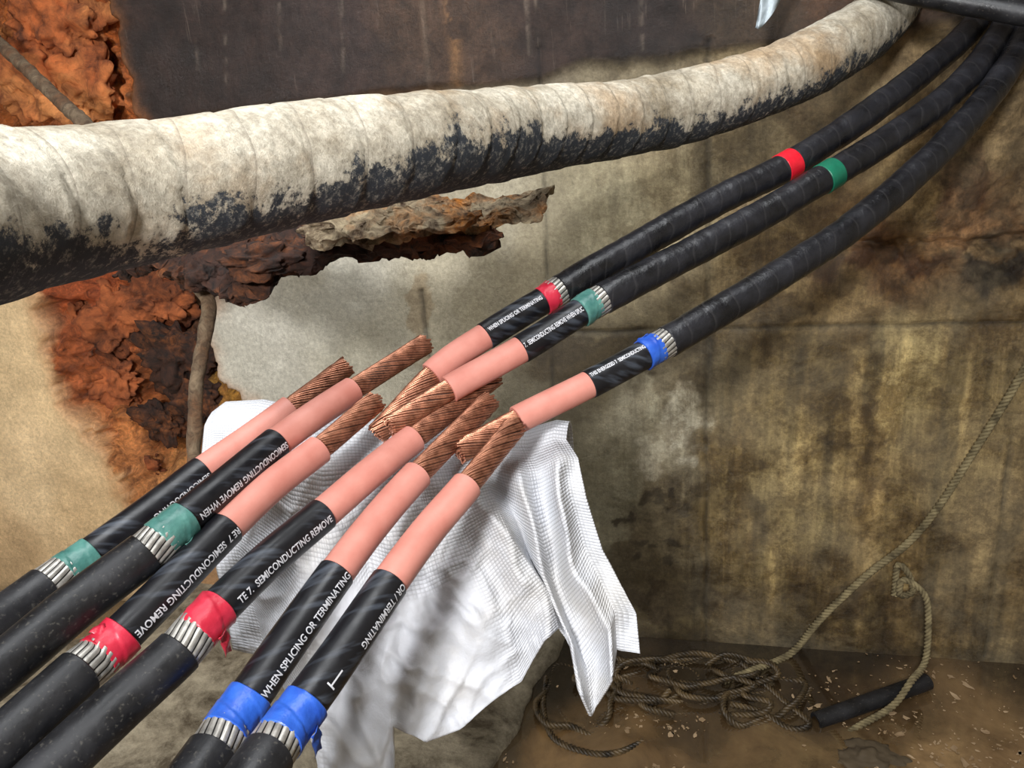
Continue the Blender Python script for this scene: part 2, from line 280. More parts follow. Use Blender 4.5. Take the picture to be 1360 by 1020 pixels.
wet=ss(.05,.0,VV+wy*.06); cw=cw*(1-.45*wet[...,None])
col=cw*(1-bm[...,None])+cb*bm[...,None]
def seam_v(px,w,y0,y1,dx=0):
    a=wuv(px,y0); b=wuv(px+dx,y1); uu=a[0]+(VV-a[1])*(b[0]-a[0])/(b[1]-a[1]); m=np.exp(-((UU-uu+wx*.01)/w)**2)*(VV<a[1]+.01)*(VV>b[1]-.01); return m
dr=seam_v(598,.013,-60,110,10)*(fbm(p3*20,3,5)>.35); col=col*(1-.6*dr[...,None])+lin((140,105,70))*.6*dr[...,None]
dr=seam_v(560,.005,-60,110,10); col=col*(1-.3*dr[...,None])+lin((130,115,100))*.3*dr[...,None]
for (x_,l_) in ((262,90),(300,150),(455,120),(700,70),(712,80),(372,60),(850,60)):
    dr=seam_v(x_,.0035,-40,l_,4)*ss(.45,.6,fbm(p3*26,3,int(x_))); col=col*(1-.28*dr[...,None])+lin((150,138,125))*.28*dr[...,None]
brk=ss(.3,.55,fbm(p3*14,3,66))
sm=seam_v(716,.0045,70,640,22)*(.3+.6*brk)+seam_v(940,.0055,60,850,-2)*(.65+.35*brk)+seam_v(1345,.0055,560,868,-36)*(.5+.5*brk)+seam_v(560,.006,390,470,10)
hv=wuv(1000,437)[1]; hsm=np.exp(-((VV-hv+wx*.02)/.005)**2)*ss(wuv(690,437)[0],wuv(720,437)[0],UU)*(.5+.5*brk); sm=np.clip(sm+hsm,0,1)
col=col*(1-.62*sm[...,None])
dp=fbm(np.stack([(UU+wx*.03)*26,VV*2.4,UU*0],-1),4,77); dpm=ss(.50,.66,dp)*ss(hv+.02,hv-.05,VV+wy*.3)*ss(wuv(880,500)[0],wuv(960,500)[0],UU); col=col*(1-.48*dpm[...,None])
dp=fbm(np.stack([(UU+wx*.03)*36,VV*3.4,UU*0+4],-1),4,78); dpm=ss(.52,.68,dp)*ss(hv+.0,hv-.08,VV+wy*.3)*ss(wuv(900,500)[0],wuv(980,500)[0],UU); col=col*(1+.5*dpm[...,None])
col=col*(1-rm[...,None])+cr*rm[...,None]
edge=np.exp(-(np.clip(sd,0,1)/.03)**2)*(1-rm); col=col*(1-.5*edge[...,None])+lin((170,108,58))*.5*edge[...,None]
rough_r=ss(wuv(1080,300)[0],wuv(1250,300)[0],UU)*ss(wuv(1200,450)[1],wuv(1200,370)[1],VV)*(1-bm)
crack=np.exp(-((VV-wuv(1200,345)[1]+wx*.15)/.012)**2)*ss(wuv(1080,345)[0],wuv(1160,345)[0],UU)
off=(fbm(p3*5,5,3)-.5)*.02-sm*.007+rm*(-.05-.13*ss(0,-.12,sd)+(fbm(p3*13,5,9)-.5)*.24)+rough_r*(fbm(p3*16,5,19)-.5)*.09-crack*.035+bm*.012
pos=W0[None,None,:]+U*UU[...,None]+NW*off[...,None]; pos[...,2]=VV
dirty=np.clip(ss(wuv(690,450)[0],wuv(980,450)[0],UU)*(1-bm),0,1)
msk=np.stack([bm*(1-rm),np.clip(rm+.55*rough_r,0,1),dirty],-1)
mesh('wall_back',pos.reshape(-1,3),gridfaces(*UU.shape),m_wall,col=col.reshape(-1,3),msk=msk.reshape(-1,3))
def quadgrid(name,a,b,c,d,mat,n=24,amp=.01):
    s=np.linspace(0,1,n); X,Y=np.meshgrid(s,s,indexing='ij'); X=X[...,None];Y=Y[...,None]
    p=a*(1-X)*(1-Y)+b*X*(1-Y)+c*X*Y+d*(1-X)*Y
    return mesh(name,p.reshape(-1,3),gridfaces(n,n),mat)
zb=-.25
quadgrid('wall_left',W(UL,zb),W(UL,zb,DR),W(UL,ZC,DR),W(UL,ZC),m_conc)
quadgrid('wall_right',W(UR,zb),W(UR,zb,DR),W(UR,ZC,DR),W(UR,ZC),m_conc)
quadgrid('wall_front',W(UL,zb,DR),W(UR,zb,DR),W(UR,ZC,DR),W(UL,ZC,DR),m_conc)
quadgrid('floor',W(UL,zb),W(UR,zb),W(UR,zb,DR),W(UL,zb,DR),m_conc)
hu0,hu1,hn0,hn1=-1.1,.8,.35,2.2
v=[];f=[]
for a in (UL,hu0,hu1,UR):
    for b in (0,hn0,hn1,DR): v.append(W(a,ZC,b))
for i in range(3):
    for j in range(3):
        if (i,j)!=(1,1): f.append((i*4+j,i*4+j+1,i*4+j+5,i*4+j+4))
for (a,b) in ((5,6),(6,10),(10,9),(9,5)):
    k=len(v); v+= [v[a]+A3(0,0,.25),v[b]+A3(0,0,.25)]; f.append((a,b,k+1,k))
mesh('ceiling',v,f,m_conc,smooth=False)
# water
n=260; s=np.linspace(0,1,n); X,Y=np.meshgrid(s,s,indexing='ij')
wp=W0+U*(UL+.01+(UR-UL-.02)*X)[...,None]+NW*(.001+(DR-.01)*Y)[...,None]; wp[...,2]=0
wsamp=[(1000,868,34,28,19),(800,865,30,24,16),(1150,880,40,32,22),(1330,895,60,48,33),(1300,940,118,94,64),(1180,930,84,66,44),(1080,930,56,44,29),(900,950,74,58,38),(850,1000,112,88,58),(750,1000,120,94,61),(700,900,38,30,20),(740,880,34,27,18),(1250,1000,144,116,80),(1000,1000,104,82,54),(1100,1010,114,91,60),(1350,1010,138,110,77),(900,1050,122,97,63),(950,900,44,35,23),(680,980,70,56,37)]  # darkest by the wall, where its reflection is painted into the water colour
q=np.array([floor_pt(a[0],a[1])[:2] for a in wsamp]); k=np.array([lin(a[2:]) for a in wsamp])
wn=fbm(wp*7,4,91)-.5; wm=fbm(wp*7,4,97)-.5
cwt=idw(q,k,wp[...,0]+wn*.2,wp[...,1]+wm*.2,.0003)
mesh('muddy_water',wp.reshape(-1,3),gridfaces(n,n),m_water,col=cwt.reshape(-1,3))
e0=floor_pt(742,848); e1=floor_pt(640,1022); ed=(e1-e0)/np.linalg.norm(e1-e0); nrm=np.cross(ed,A3(0,0,1)); 
if nrm@U>0: nrm=-nrm
v=[];ns,nt=90,40
for i in range(ns):
    for j in range(nt):
        a=-.05+i/(ns-1)*1.3; b=[-.02,-.010,.0][j] if j<3 else (j-2)/(nt-3)*1.2
        z=[-.2,-.01,.02][j] if j<3 else .03+.05*(1-math.exp(-b*4))
        v.append(e0+ed*a+nrm*b+A3(0,0,z))
v=np.array(v); nn=(fbm(v*12,4,31)-.5); v[:,2]+=nn*.04; v+=nrm[None,:]*((fbm(v*7,4,32)-.5)*.12)[:,None]
v[:,1]=np.minimum(v[:,1],W0[1]-.002)
mesh('concrete_ledge',v,gridfaces(ns,nt),m_ledge)
# ================= BIG CABLE
BD=.105
bc=[(-260,322,285),(-120,306,250),(0,287,218),(150,262,188),(300,237,168),(420,214,152),(550,194,136),(700,174,112),(850,155,97),(950,130,92),(1040,100,88),(1105,68,84),(1152,38,80),(1180,8,77),(1202,-30,75),(1222,-75,73)]
bp=Path([P(a,b,BD*FPX/w) for a,b,w in bc],ref=-F)
def bmod(S,TH,p):
    t=S/PW+TH/(2*math.pi)+fbm(p*6,1,46)*.9; ph=t-np.floor(t)
    return 1+.032*(ph-.5)+(fbm(p*22,5,41)-.5)*.11+(fbm(p*8,2,44)-.5)*.12
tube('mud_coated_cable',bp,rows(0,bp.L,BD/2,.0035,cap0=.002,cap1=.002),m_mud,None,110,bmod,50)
# ================= POWER CABLES
RJ,RS,RT,RM,RI,RC=.0215,.0192,.0204,.0186,.0174,.0142
def strands(name,path,s0,s1,parent):
    rw=RC/8.8; V=[];Fc=[];mi=[];ns=6
    for k,cnt in enumerate((1,6,12,18,24)):
        for j in range(cnt):
            a0=s0 if k==4 else s1-.014
            e=s1+rng.uniform(-.004,.0015)
            S=np.linspace(a0,e,max(3,int((e-a0)/.004)+1)); p,t,n,b=path.at(S)
            ang=2*math.pi*j/cnt+rng.uniform(-.04,.04)+(S-s1)*2*math.pi/.17*(1 if k%2==0 else .8)+k*.3
            loose=1+.11*np.clip((S-s1+.05)/.05,0,1)*rng.uniform(-.2,1)
            rad=k*2*rw*.95*loose*np.where(S<s0+.01,.97,1)
            c=p+n*(np.cos(ang)*rad)[:,None]+b*(np.sin(ang)*rad)[:,None]
            tt=np.gradient(c,axis=0); tt/=np.linalg.norm(tt,axis=1)[:,None]
            nn=n*np.cos(ang)[:,None]+b*np.sin(ang)[:,None]; nn-=tt*np.sum(nn*tt,1)[:,None]; nn/=np.linalg.norm(nn,axis=1)[:,None]; bb=np.cross(tt,nn)
            th=np.linspace(0,2*math.pi,ns,endpoint=False); base=len(V)
            for i in range(len(S)):
                for q in th: V.append(c[i]+(nn[i]*math.cos(q)+bb[i]*math.sin(q))*rw*.93)
            for i in range(len(S)-1):
                for q in range(ns):
                    a=base+i*ns+q; b2=base+i*ns+(q+1)%ns; Fc.append((a,b2,b2+ns,a+ns)); mi.append(0)
            Fc.append(tuple(base+(len(S)-1)*ns+q for q in range(ns))); mi.append(1)
    o=mesh(name,V,Fc,m_cu,parent,sharp=65); o.data.materials.append(m_cut.m); o.data.polygons.foreach_set('material_index',mi)
    core=tube('conductor_core',path,[(s0,RC*.84),(s1-.008,RC*.84),(s1-.008,.0005)],m_cud,parent,20)
def lettering(path,body,sa,sb,th0,r,parent,size=.0105,updir=1):
    cu=bpy.data.curves.new('lettering','FONT'); cu.body=body; cu.size=size; cu.offset=.00018; cu.resolution_u=3
    ob=bpy.data.objects.new('tmp',cu); sc.collection.objects.link(ob)
    dg=bpy.context.evaluated_depsgraph_get(); me=bpy.data.meshes.new_from_object(ob.evaluated_get(dg))
    bpy.data.objects.remove(ob)
    bm_=bmesh.new(); bm_.from_mesh(me)
    for k in range(-1,6):
        g=bm_.verts[:]+bm_.edges[:]+bm_.faces[:]; bmesh.ops.bisect_plane(bm_,geom=g,plane_co=(0,k*size*.18,0),plane_no=(0,1,0))
    bmesh.ops.triangulate(bm_,faces=bm_.faces[:])
    xs=[v.co.x for v in bm_.verts]; x0,x1=min(xs),max(xs); sx=abs(sb-sa)/(x1-x0)
    co=np.array([v.co[:] for v in bm_.verts]); x=(co[:,0]-x0)*sx; y=co[:,1]-size*.35
    if updir>0: S=min(sa,sb)+x; TH=th0-y/r
    else: S=max(sa,sb)-x; TH=th0+y/r
    p,t,n,b=path.at(S); q=p+(n*np.cos(TH)[:,None]+b*np.sin(TH)[:,None])*(r+.00035)
    for v,c_ in zip(bm_.verts,q): v.co=c_
    bm_.to_mesh(me); bm_.free(); me.materials.clear(); me.materials.append(m_white.m); me.name='lettering'
    link(bpy.data.objects.new('lettering',me),parent)
def flap(path,s,th,r,mat,parent,ln=.02,w=.012):
    v=[]
    for i in range(9):
        for j in range(5):
            a=i/8; tt=th+a*ln/r*.6; rr=r+.0012+.004*a*a+.0015*math.sin(a*9+j)
            p,t,n,b=path.at(s+(j/4-.5)*w*(1-.25*a)+.004*a)
            v.append(p+(n*math.cos(tt)+b*math.sin(tt))*(rr)+A3(0,0,-.5*ln*a*a))
    o=mesh('tape_tail',v,gridfaces(9,5),mat,parent)
    md=o.modifiers.new('t','SOLIDIFY'); md.thickness=.0005
def cable(pts,bj,bt0,bt1,bsemi,bpink,tip,tmat,text=None,far=False,mark=None,flaps=(),tsize=.0105):
    par=empty('power_cable')
    P3=[P(*q) for q in pts]; mid=P3[len(P3)//2]
    ref=C-mid; ref/=np.linalg.norm(ref); pa=Path(P3,ref=ref)
    sj,st0,st1,ss_,sp=[pa.s_at(*q) for q in (bj,bt0,bt1,bsemi,bpink)]; stp=pa.s_at(*tip)
    def jm(S,TH,p):
        t=S*30+TH/(2*math.pi)+fbm(p*9,1,58)*2.5; ph=t-np.floor(t)
        return 1+(fbm(p*28,3,51)-.5)*(.13 if far else .03)+(.026*(ph-.5) if far else 0)
    tube('jacket',pa,rows(0,sj,RJ,.004,cap1=RM*.95,cap0=.001),m_tapej if far else m_black,par,40,jm)
    tube('shield_wires',pa,rows(sj-.004,st0+.006,RS,.003),m_sil,par,144,lambda S,TH,p:1+.06*np.abs(np.sin(TH*9+S*110)),60)
    tw=st1-st0
    tube('colour_tape',pa,rows(st0,st1,RT,.0015,cap0=RM*.97,cap1=RM*.97),tmat,par,48,lambda S,TH,p:1+(fbm(p*90,3,61)-.5)*.12+.02*np.sign(np.sin(TH*1+S*150)))
    tube('semiconducting_layer',pa,rows(st1-.01,ss_,RM,.005,cap1=RI*.98),m_semi,par,40)
    tube('insulation',pa,rows(ss_-.003,sp,RI,.005,cap1=RC*.9),m_pink,par,40)
    strands('conductor_strands',pa,sp-.004,stp,par)
    if text:
        for (body,f0,f1,th,ud) in text:
            L=ss_-st1; lettering(pa,body,st1+L*f0,st1+L*f1,th,RM,par,updir=ud,size=tsize)
    if mark:
        s,th=st1+(ss_-st1)*mark[0],mark[1]
        vs_=[];fs_=[]
        for (x0,x1,y0,y1) in ((0,.016,-.0008,.0008),(-.0002,.0014,-.0045,.0045)):
            k=len(vs_)
            for i in range(2):
                for j in range(7):
                    S=s+(x0,x1)[i]; T=th+(y0+(y1-y0)*j/6)/RM; p,t,n,b=pa.at(S); vs_.append(p+(n*math.cos(T)+b*math.sin(T))*(RM+.0004))
            fs_+=gridfaces(2,7,k)
        mesh('printed_mark',vs_,fs_,m_white,par)
    for (fr,th,ln) in flaps: flap(pa,st0+tw*fr,th,RT,tmat,par,ln)
    return pa
pA=cable([(1400,-110,1.55),(1340,-30,1.42),(1290,38,1.30),(1230,92,1.22),(1150,153,1.15),(1045,221,1.10),(950,268,1.07),(850,325,1.03),(740,388,.99),(650,443,.96),(580,492,.93),(500,578,.90)],
 (744,385),(738,390),(718,402),(643,447),(574,500),(500,577),m_red,[('WHEN SPLICING OR TERMINATING',.04,.96,.25,-1)],True,tsize=.0075)
pB=cable([(1450,-110,1.55),(1390,-40,1.42),(1345,20,1.30),(1300,85,1.22),(1250,135,1.17),(1180,185,1.12),(1100,234,1.08),(1000,292,1.05),(900,345,1.01),(795,400,.97),(695,462,.93),(600,515,.90),(517,568,.87)],
 (799,398),(791,402),(769,415),(692,464),(597,516),(516,569),m_teal,[('7.  SEMICONDUCTING REMOVE WHEN SPLIC',.02,.99,.1,-1)],True,tsize=.0085)
pC=cable([(1480,-160,1.5),(1420,-60,1.38),(1375,20,1.28),(1345,80,1.21),(1290,155,1.15),(1210,235,1.10),(1130,302,1.06),(1040,362,1.02),(960,411,.99),(885,455,.96),(785,509,.92),(690,556,.89),(607,602,.86)],
 (884,456),(874,461),(852,472),(782,511),(687,558),(606,601),m_blue,[('THIS ENERGIZED 7  SEMICONDUCTING',.0,.98,.55,-1)],True,flaps=((.5,1.2,.02),),tsize=.0075)
for pa,(a,b),mt in ((pA,(1045,220),m_red2),(pB,(1101,233),m_grn)):
    s=pa.s_at(a,b); par=[o for o in bpy.data.objects if o.type=='EMPTY'][(0 if pa is pA else 1)]
    tube('marker_band',pa,rows(s-.013,s+.013,RJ*1.06,.003,cap0=RJ*.9,cap1=RJ*.9),mt,par,40)
cable([(-420,1110,.50),(-150,925,.62),(0,822,.72),(60,778,.76),(105,747,.79),(200,678,.85),(270,624,.90),(330,582,.94),(392,537,.98),(465,483,1.02)],
 (62,779),(84,762),(122,735),(268,624),(386,541),(463,485),m_teal,[('SEMICONDUCTING',.45,.98,.55,-1)])
cable([(-420,1190,.44),(-150,1000,.54),(0,888,.61),(100,805,.66),(190,737,.70),(228,704,.72),(305,640,.78),(370,586,.84),(420,550,.88),(475,514,.93),(566,456,1.0)],
 (193,733),(212,718),(246,690),(368,588),(470,518),(565,457),m_teal,[('SEMICONDUCTING REMOVE WHEN',.04,.99,.5,-1)],flaps=((.5,1.0,.015),))
cable([(-380,1330,.40),(-150,1130,.50),(0,990,.57),(100,898,.62),(140,864,.645),(220,785,.69),(300,703,.75),(365,642,.80),(430,592,.85),(500,532,.91)],
 (108,891),(128,874),(162,841),(303,700),(425,596),(499,533),m_red,[('RE 7  SEMICONDUCTING REMOVE',.02,.99,.55,-1)],flaps=((.5,-1.2,.018),))
cable([(-200,1290,.42),(-60,1150,.50),(60,1030,.56),(150,945,.60),(235,868,.64),(275,823,.665),(355,745,.72),(432,680,.78),(490,630,.82),(550,582,.87),(657,500,.95)],
 (240,862),(259,843),(294,806),(430,682),(549,583),(655,501),m_red,[('TE 7.  SEMICONDUCTING REMOVE',.06,.97,.5,1)],flaps=((.35,1.0,.03),))
cable([(0,1420,.42),(130,1210,.49),(210,1100,.54),(272,1013,.585),(318,945,.625),(385,848,.67),(450,757,.72),(500,692,.77),(555,630,.82),(650,533,.92)],
 (283,997),(297,976),(333,921),(448,760),(554,632),(649,534),m_blue,[('WHEN SPLICING OR TERMINATING',.0,.99,.55,1)])
cable([(80,1440,.40),(210,1210,.47),(285,1110,.515),(345,1018,.56),(390,955,.60),(455,865,.645),(520,770,.70),(570,703,.75),(620,645,.79),(684,566,.87)],
 (356,1002),(368,984),(406,930),(518,773),(620,645),(683,567),m_blue,[('OR / TERMINATING',.45,.99,.75,-1)],mark=(.12,.5),flaps=((.5,1.1,.03),))
for k,q in enumerate([[(1130,-28,1.25),(1205,-10,1.2),(1290,6,1.16),(1370,20,1.12),(1460,32,1.08)],[(1150,-60,1.3),(1240,-30,1.25),(1320,-12,1.2),(1400,4,1.15),(1480,14,1.1)]]):
    pa=Path([P(*a) for a in q],ref=-F); tube('crossing_cable',pa,rows(0,pa.L,.017,.006,cap0=.001,cap1=.001),m_black,None,32)
# ================= TOWEL
def poly(pts,t):
    pts=np.array(pts,dtype=float); d=np.concatenate([[0],np.cumsum(np.linalg.norm(np.diff(pts,axis=0),axis=1))]); d/=d[-1]
    return np.stack([np.interp(t,d,pts[:,k]) for k in range(pts.shape[1])],-1)
na,nb=300,180
ta=np.linspace(0,1,na); tb_=np.linspace(0,1,nb)
Tp=[(272,566),(285,556),(335,553),(420,572),(560,590),(700,592),(735,582),(752,584)]
Bp=[(310,862),(355,872),(415,985),(428,1045),(500,1060),(524,1030),(522,964),(565,985),(612,968),(655,930),(692,905),(722,852),(742,833),(760,862),(768,915),(784,952),(812,905),(818,862),(850,868)]
Lp=[(272,566),(268,610),(285,740),(310,862)]; Rp=[(752,584),(768,610),(778,660),(800,730),(845,815),(850,868)]
Tt,Bb,Ll,Rt=poly(Tp,ta),poly(Bp,ta),poly(Lp,tb_),poly(Rp,tb_)
a=ta[None,:,None]; b=tb_[:,None,None]
G=(1-b)*Tt[None]+b*Bb[None]+(1-a)*Ll[:,None]+a*Rt[:,None]-((1-a)*(1-b)*Tt[0]+a*(1-b)*Tt[-1]+(1-a)*b*Bb[0]+a*b*Bb[-1])
A_=np.broadcast_to(ta[None,:],(nb,na)); B_=np.broadcast_to(tb_[:,None],(nb,na))
px,py=G[...,0],G[...,1]
depth=1.0-.05*(px-272)/480
depth=depth-.045*ss(0,.14,B_)-.02*B_
def nz(sx,sy,sk,o,s): return fbm(np.stack([(px+py*sk)/sx,(py-px*sk)/sy,px*0],-1),o,s)
ridge=lambda n:1-np.abs(2*n-1)
fold=(nz(90,160,.2,3,71)-.5)*.065*ss(0,.3,B_)
mid=ss(.75,.62,A_)
fold=fold-(ridge(nz(54,100,.5,2,73))**3)*.013*mid*ss(.03,.3,B_)-(ridge(nz(44,80,-.8,2,75))**4)*.009*mid*ss(.05,.3,B_)+(nz(18,22,0,3,79)-.5)*.007
rr=ss(.58,.70,A_)
sh_=np.abs(np.sin(A_*26+B_*1.2+.5*np.sin(B_*5)+ (nz(70,120,0,2,83)-.5)*2.5))
fold=fold+rr*.040*(sh_-.5)*ss(0,.2,B_)
depth=depth+fold
dirs=F+RR*((px-680)/FPX)[...,None]+DN*((py-510)/FPX)[...,None]
front=C+dirs*depth[...,None]
nbk=16; back=[]
for k in range(nbk,0,-1):
    t=k/nbk; back.append(front[0]+(-NW*1.0)*(.055*math.sin(min(1,t*2)*math.pi/2))+A3(0,0,1)*(.012*math.sin(min(1,t*3)*math.pi)-.14*max(0,t-.35)))
tv=np.concatenate([np.array(back),front],0); nr=nb+nbk
dv=np.concatenate([[0],np.cumsum(np.linalg.norm(np.diff(tv[:,na//2],axis=0),axis=1))]); du=np.concatenate([[0],np.cumsum(np.linalg.norm(np.diff(front[nb//2],axis=0),axis=1))])
DV,DU=np.meshgrid(dv,du,indexing='ij')
wf=np.concatenate([np.ones((nbk,na)),1-.95*ss(.40,.46,B_+.1*np.sin(A_*9))*ss(.22,.28,A_)*ss(.66,.60,A_)],0)
st=np.stack([DU,DV,wf],-1).reshape(-1,3)
o=mesh('white_towel',tv.reshape(-1,3),gridfaces(nr,na),m_towel,st=st)
md=o.modifiers.new('thick','SOLIDIFY'); md.thickness=.003; md.offset=0
par=empty('rusted_support_rack')
rp_=Path([P(300,590,1.005),P(500,606,.99),P(738,606,.968)],ref=A3(0,0,1))
tube('rail',rp_,rows(0,rp_.L,.012,.01,cap0=.001,cap1=.001),m_rust,par,16)
pm=P(520,608,.985); wl=wall_pt(560,700,-.03)
ap=Path([pm,(pm+wl)/2+A3(0,0,-.02),wl],ref=A3(0,0,1)); tube('arm',ap,rows(0,ap.L,.014,.01,cap0=.001,cap1=.001),m_rust,par,16)
# ================= RUST ARM / SLABS
def slab(name,pts,thick,mat,amp,fr,seed,parent=None,lim=.012,fine=.3):
    bm_=bmesh.new(); vs_=[bm_.verts.new(p) for p in pts]; f=bm_.faces.new(vs_)
    r=bmesh.ops.extrude_face_region(bm_,geom=[f]); bmesh.ops.translate(bm_,verts=[e for e in r['geom'] if isinstance(e,bmesh.types.BMVert)],vec=Vector(thick))
    bmesh.ops.triangulate(bm_,faces=bm_.faces[:])
    for it in range(9):
        es=[e for e in bm_.edges if e.calc_length()>lim]
        if not es: break
        bmesh.ops.subdivide_edges(bm_,edges=es,cuts=1); bmesh.ops.triangulate(bm_,faces=bm_.faces[:])
    bmesh.ops.recalc_face_normals(bm_,faces=bm_.faces[:])
    co=np.array([v.co[:] for v in bm_.verts])
    d=np.stack([fbm(co*fr,4,seed+k)-.5 for k in range(3)],-1)*amp+np.stack([fbm(co*fr*4,3,seed+9+k)-.5 for k in range(3)],-1)*amp*fine
    for v,c_ in zip(bm_.verts,co+d): v.co=c_
    me=bpy.data.meshes.new(name); bm_.to_mesh(me); bm_.free(); me.polygons.foreach_set('use_smooth',[True]*len(me.polygons)); me.set_sharp_from_angle(angle=math.radians(35))
    me.materials.append(mat.m); return link(bpy.data.objects.new(name,me),parent)
par=empty('rusted_cable_rack_arm')
tops=[(405,312,.97),(435,290,1.0),(490,268,1.06),(520,250,1.08),(562,248,1.08),(580,262,1.07),(610,266,1.06),(655,262,1.06),(690,252,1.07),(732,248,1.07),(724,268,1.03),(698,286,1.0),(660,296,.98),(600,303,.965),(520,307,.96),(450,317,.96)]
slab('flaking_top_plate',[P(*q) for q in tops],(0,0,-.012),m_plank,.030,30,81,par,.006,.5)
tops=[(440,296,.955),(480,276,.97),(560,272,.97),(640,280,.97),(620,298,.95),(540,306,.945),(470,314,.945)]
slab('flaking_scale_layer',[P(*q) for q in tops],(0,0,-.006),m_plank,.024,30,181,par,.006,.5)
bots=[(150,360,1.45),(170,330,1.45),(300,300,1.25),(440,296,1.02),(560,300,.985),(655,296,.985),(662,312,.98),(640,326,.975),(600,322,.975),(545,334,.98),(500,330,.98),(420,356,1.0),(360,362,1.02),(328,392,1.03),(300,405,1.04),(285,388,1.05),(262,376,1.07),(210,356,1.3)]
slab('arm_web',[P(*q) for q in bots],tuple(F*.04),m_rust,.045,24,91,par,.008,.5)
def lump(name,c,r,mat,seed,amp=.5,scl=(1,1,1),parent=None,fr=1.6):
    bm_=bmesh.new(); bmesh.ops.create_icosphere(bm_,subdivisions=5,radius=1)
    co=np.array([v.co[:] for v in bm_.verts]); n=fbm(co*fr+seed,5,seed); co=co*(1+(n-.5)*2*amp)[:,None]*np.array(scl)*r+c
    for v,c_ in zip(bm_.verts,co): v.co=c_
    me=bpy.data.meshes.new(name); bm_.to_mesh(me); bm_.free(); me.polygons.foreach_set('use_smooth',[True]*len(me.polygons)); me.materials.append(mat.m)
    return link(bpy.data.objects.new(name,me),parent)
lump('crust_1',P(268,366,1.08),.024,m_rust,3,.8,parent=par)
lump('crust_2',P(540,256,1.06),.018,m_plank,5,.8,(2,1,.8),par,2.5)
lump('crust_3',P(440,300,.99),.02,m_plank,6,.8,(2.2,1,.7),par,2.5)
lump('crust_4',P(350,345,1.02),.028,m_rust,16,.8,(2.2,1,.8),par,2.5)
par=empty('orange_clay_mass')
mc=M('orange_clay',.9); o=mc.obj(); n=mc.noise(o,16,10,.75,.5); n2=mc.noise(o,5,4)
mc.col(mc.mix(mc.ramp(n2,.42,.6),mc.ramp(n,.34,.6,L4(130,72,40),L4(238,158,92)),mc.ramp(n,.34,.62,L4(95,52,32),L4(214,118,62)))); mc.bump(n,.9,.015)
mc2=M('dark_orange_clay',.9); o=mc2.obj(); n=mc2.noise(o,16,10,.78,.5); n2=mc2.noise(o,6,6)
mc2.col(mc2.mix(mc2.ramp(n2,.44,.62),mc2.ramp(n,.34,.62,L4(92,48,29),L4(206,116,64)),mc2.ramp(n,.36,.62,L4(40,26,19),L4(140,76,42)))); mc2.bump(n,1,.015)
for k,(a,b,r_,dp_) in enumerate([(40,90,.10,.10),(110,120,.08,.10),(90,30,.09,.10),(150,425,.09,.15),(95,455,.08,.14),(150,505,.07,.14),(180,615,.06,.11),(60,30,.07,.1),(215,560,.06,.11),(235,470,.09,.12),(262,530,.06,.10),(80,130,.09,.1),(120,560,.06,.13),(75,420,.06,.13),(200,400,.08,.15)]):
    m_=m_rust if 8<=k<=10 else (mc if k in (0,1,2,7,11) else mc2)
    lump('clod_%d'%(k+1),wall_pt(a,b,-dp_),r_,m_,30+k,.95,(1.3,.6,1),par,2.4)
def rod(name,pts,r,mat,bend=0):
    pa=Path(pts,ref=-F); return tube(name,pa,rows(0,pa.L,r,.006,cap0=.0005,cap1=.0005),mat,None,20,lambda S,TH,p:1+(fbm(p*60,3,12)-.5)*.5)
rod('rusty_steel_rod',[P(-60,0,1.75),P(0,58,1.6),P(60,115,1.45),P(112,165,1.32),P(150,205,1.2)],.0135,m_rod)
rod('thin_rusty_rod',[P(262,380,1.12),P(278,400,1.12),P(273,440,1.12),P(262,500,1.12),P(259,560,1.12),P(258,615,1.12),P(262,680,1.12)],.0105,m_rod)
v=[]
for i in range(24):
    t=i/23; x=1006+t*48; y=38-t*110; w=(3+11*math.sin(min(1,t*2.2)*math.pi*.5))*(1.0)
    for j in range(5): v.append(P(x+(j/2-1)*w*.8,y+(j/2-1)*w*.5,1.25+.006*math.sin(j*2+t*14)))
o=mesh('hanging_plastic_strip',v,gridfaces(24,5),m_foil); md=o.modifiers.new('t','SOLIDIFY'); md.thickness=.001
slab('rusty_wall_bracket',[P(*q) for q in [(1070,-60,1.5),(1080,0,1.5),(1100,22,1.5),(1135,18,1.5),(1150,0,1.5),(1160,-60,1.5)]],tuple(F*.06),m_plank,.03,20,101)
# ================= ROPES
def rope(name,pts,r,mat,parent=None,lay=.03):
    pa=Path(pts,ref=A3(.13,-.31,.94)); n=int(pa.L/.004)+2; S=np.linspace(0,pa.L,n); p,t,nn,b=pa.at(S); V=[];Fc=[]
    for k in range(3):
        an=S/lay*2*math.pi+k*2*math.pi/3; c=p+(nn*np.cos(an)[:,None]+b*np.sin(an)[:,None])*r*.5
        th=np.linspace(0,2*math.pi,7)[:-1]; ring=c[:,None,:]+(nn[:,None,:]*np.cos(th)[None,:,None]+b[:,None,:]*np.sin(th)[None,:,None])*r*.56
        base=len(V); V+=list(ring.reshape(-1,3))
        for i in range(n-1):
            for q in range(6): Fc.append((base+i*6+q,base+i*6+(q+1)%6,base+(i+1)*6+(q+1)%6,base+(i+1)*6+q))
    return mesh(name,V,Fc,mat,parent)
wr=lambda a,b,o=.03: wall_pt(a,b,o)
rope('rope',[wr(1450,330),wr(1362,488),wr(1325,550),wr(1290,605),wr(1245,675),wr(1205,722,.04),wr(1150,765,.06),wr(1090,822,.06),floor_pt(1050,868,.01),floor_pt(1000,890,.008),floor_pt(960,905,.006)],.0085,m_rope)
fp=lambda a,b,z=.006: floor_pt(a,b,z)
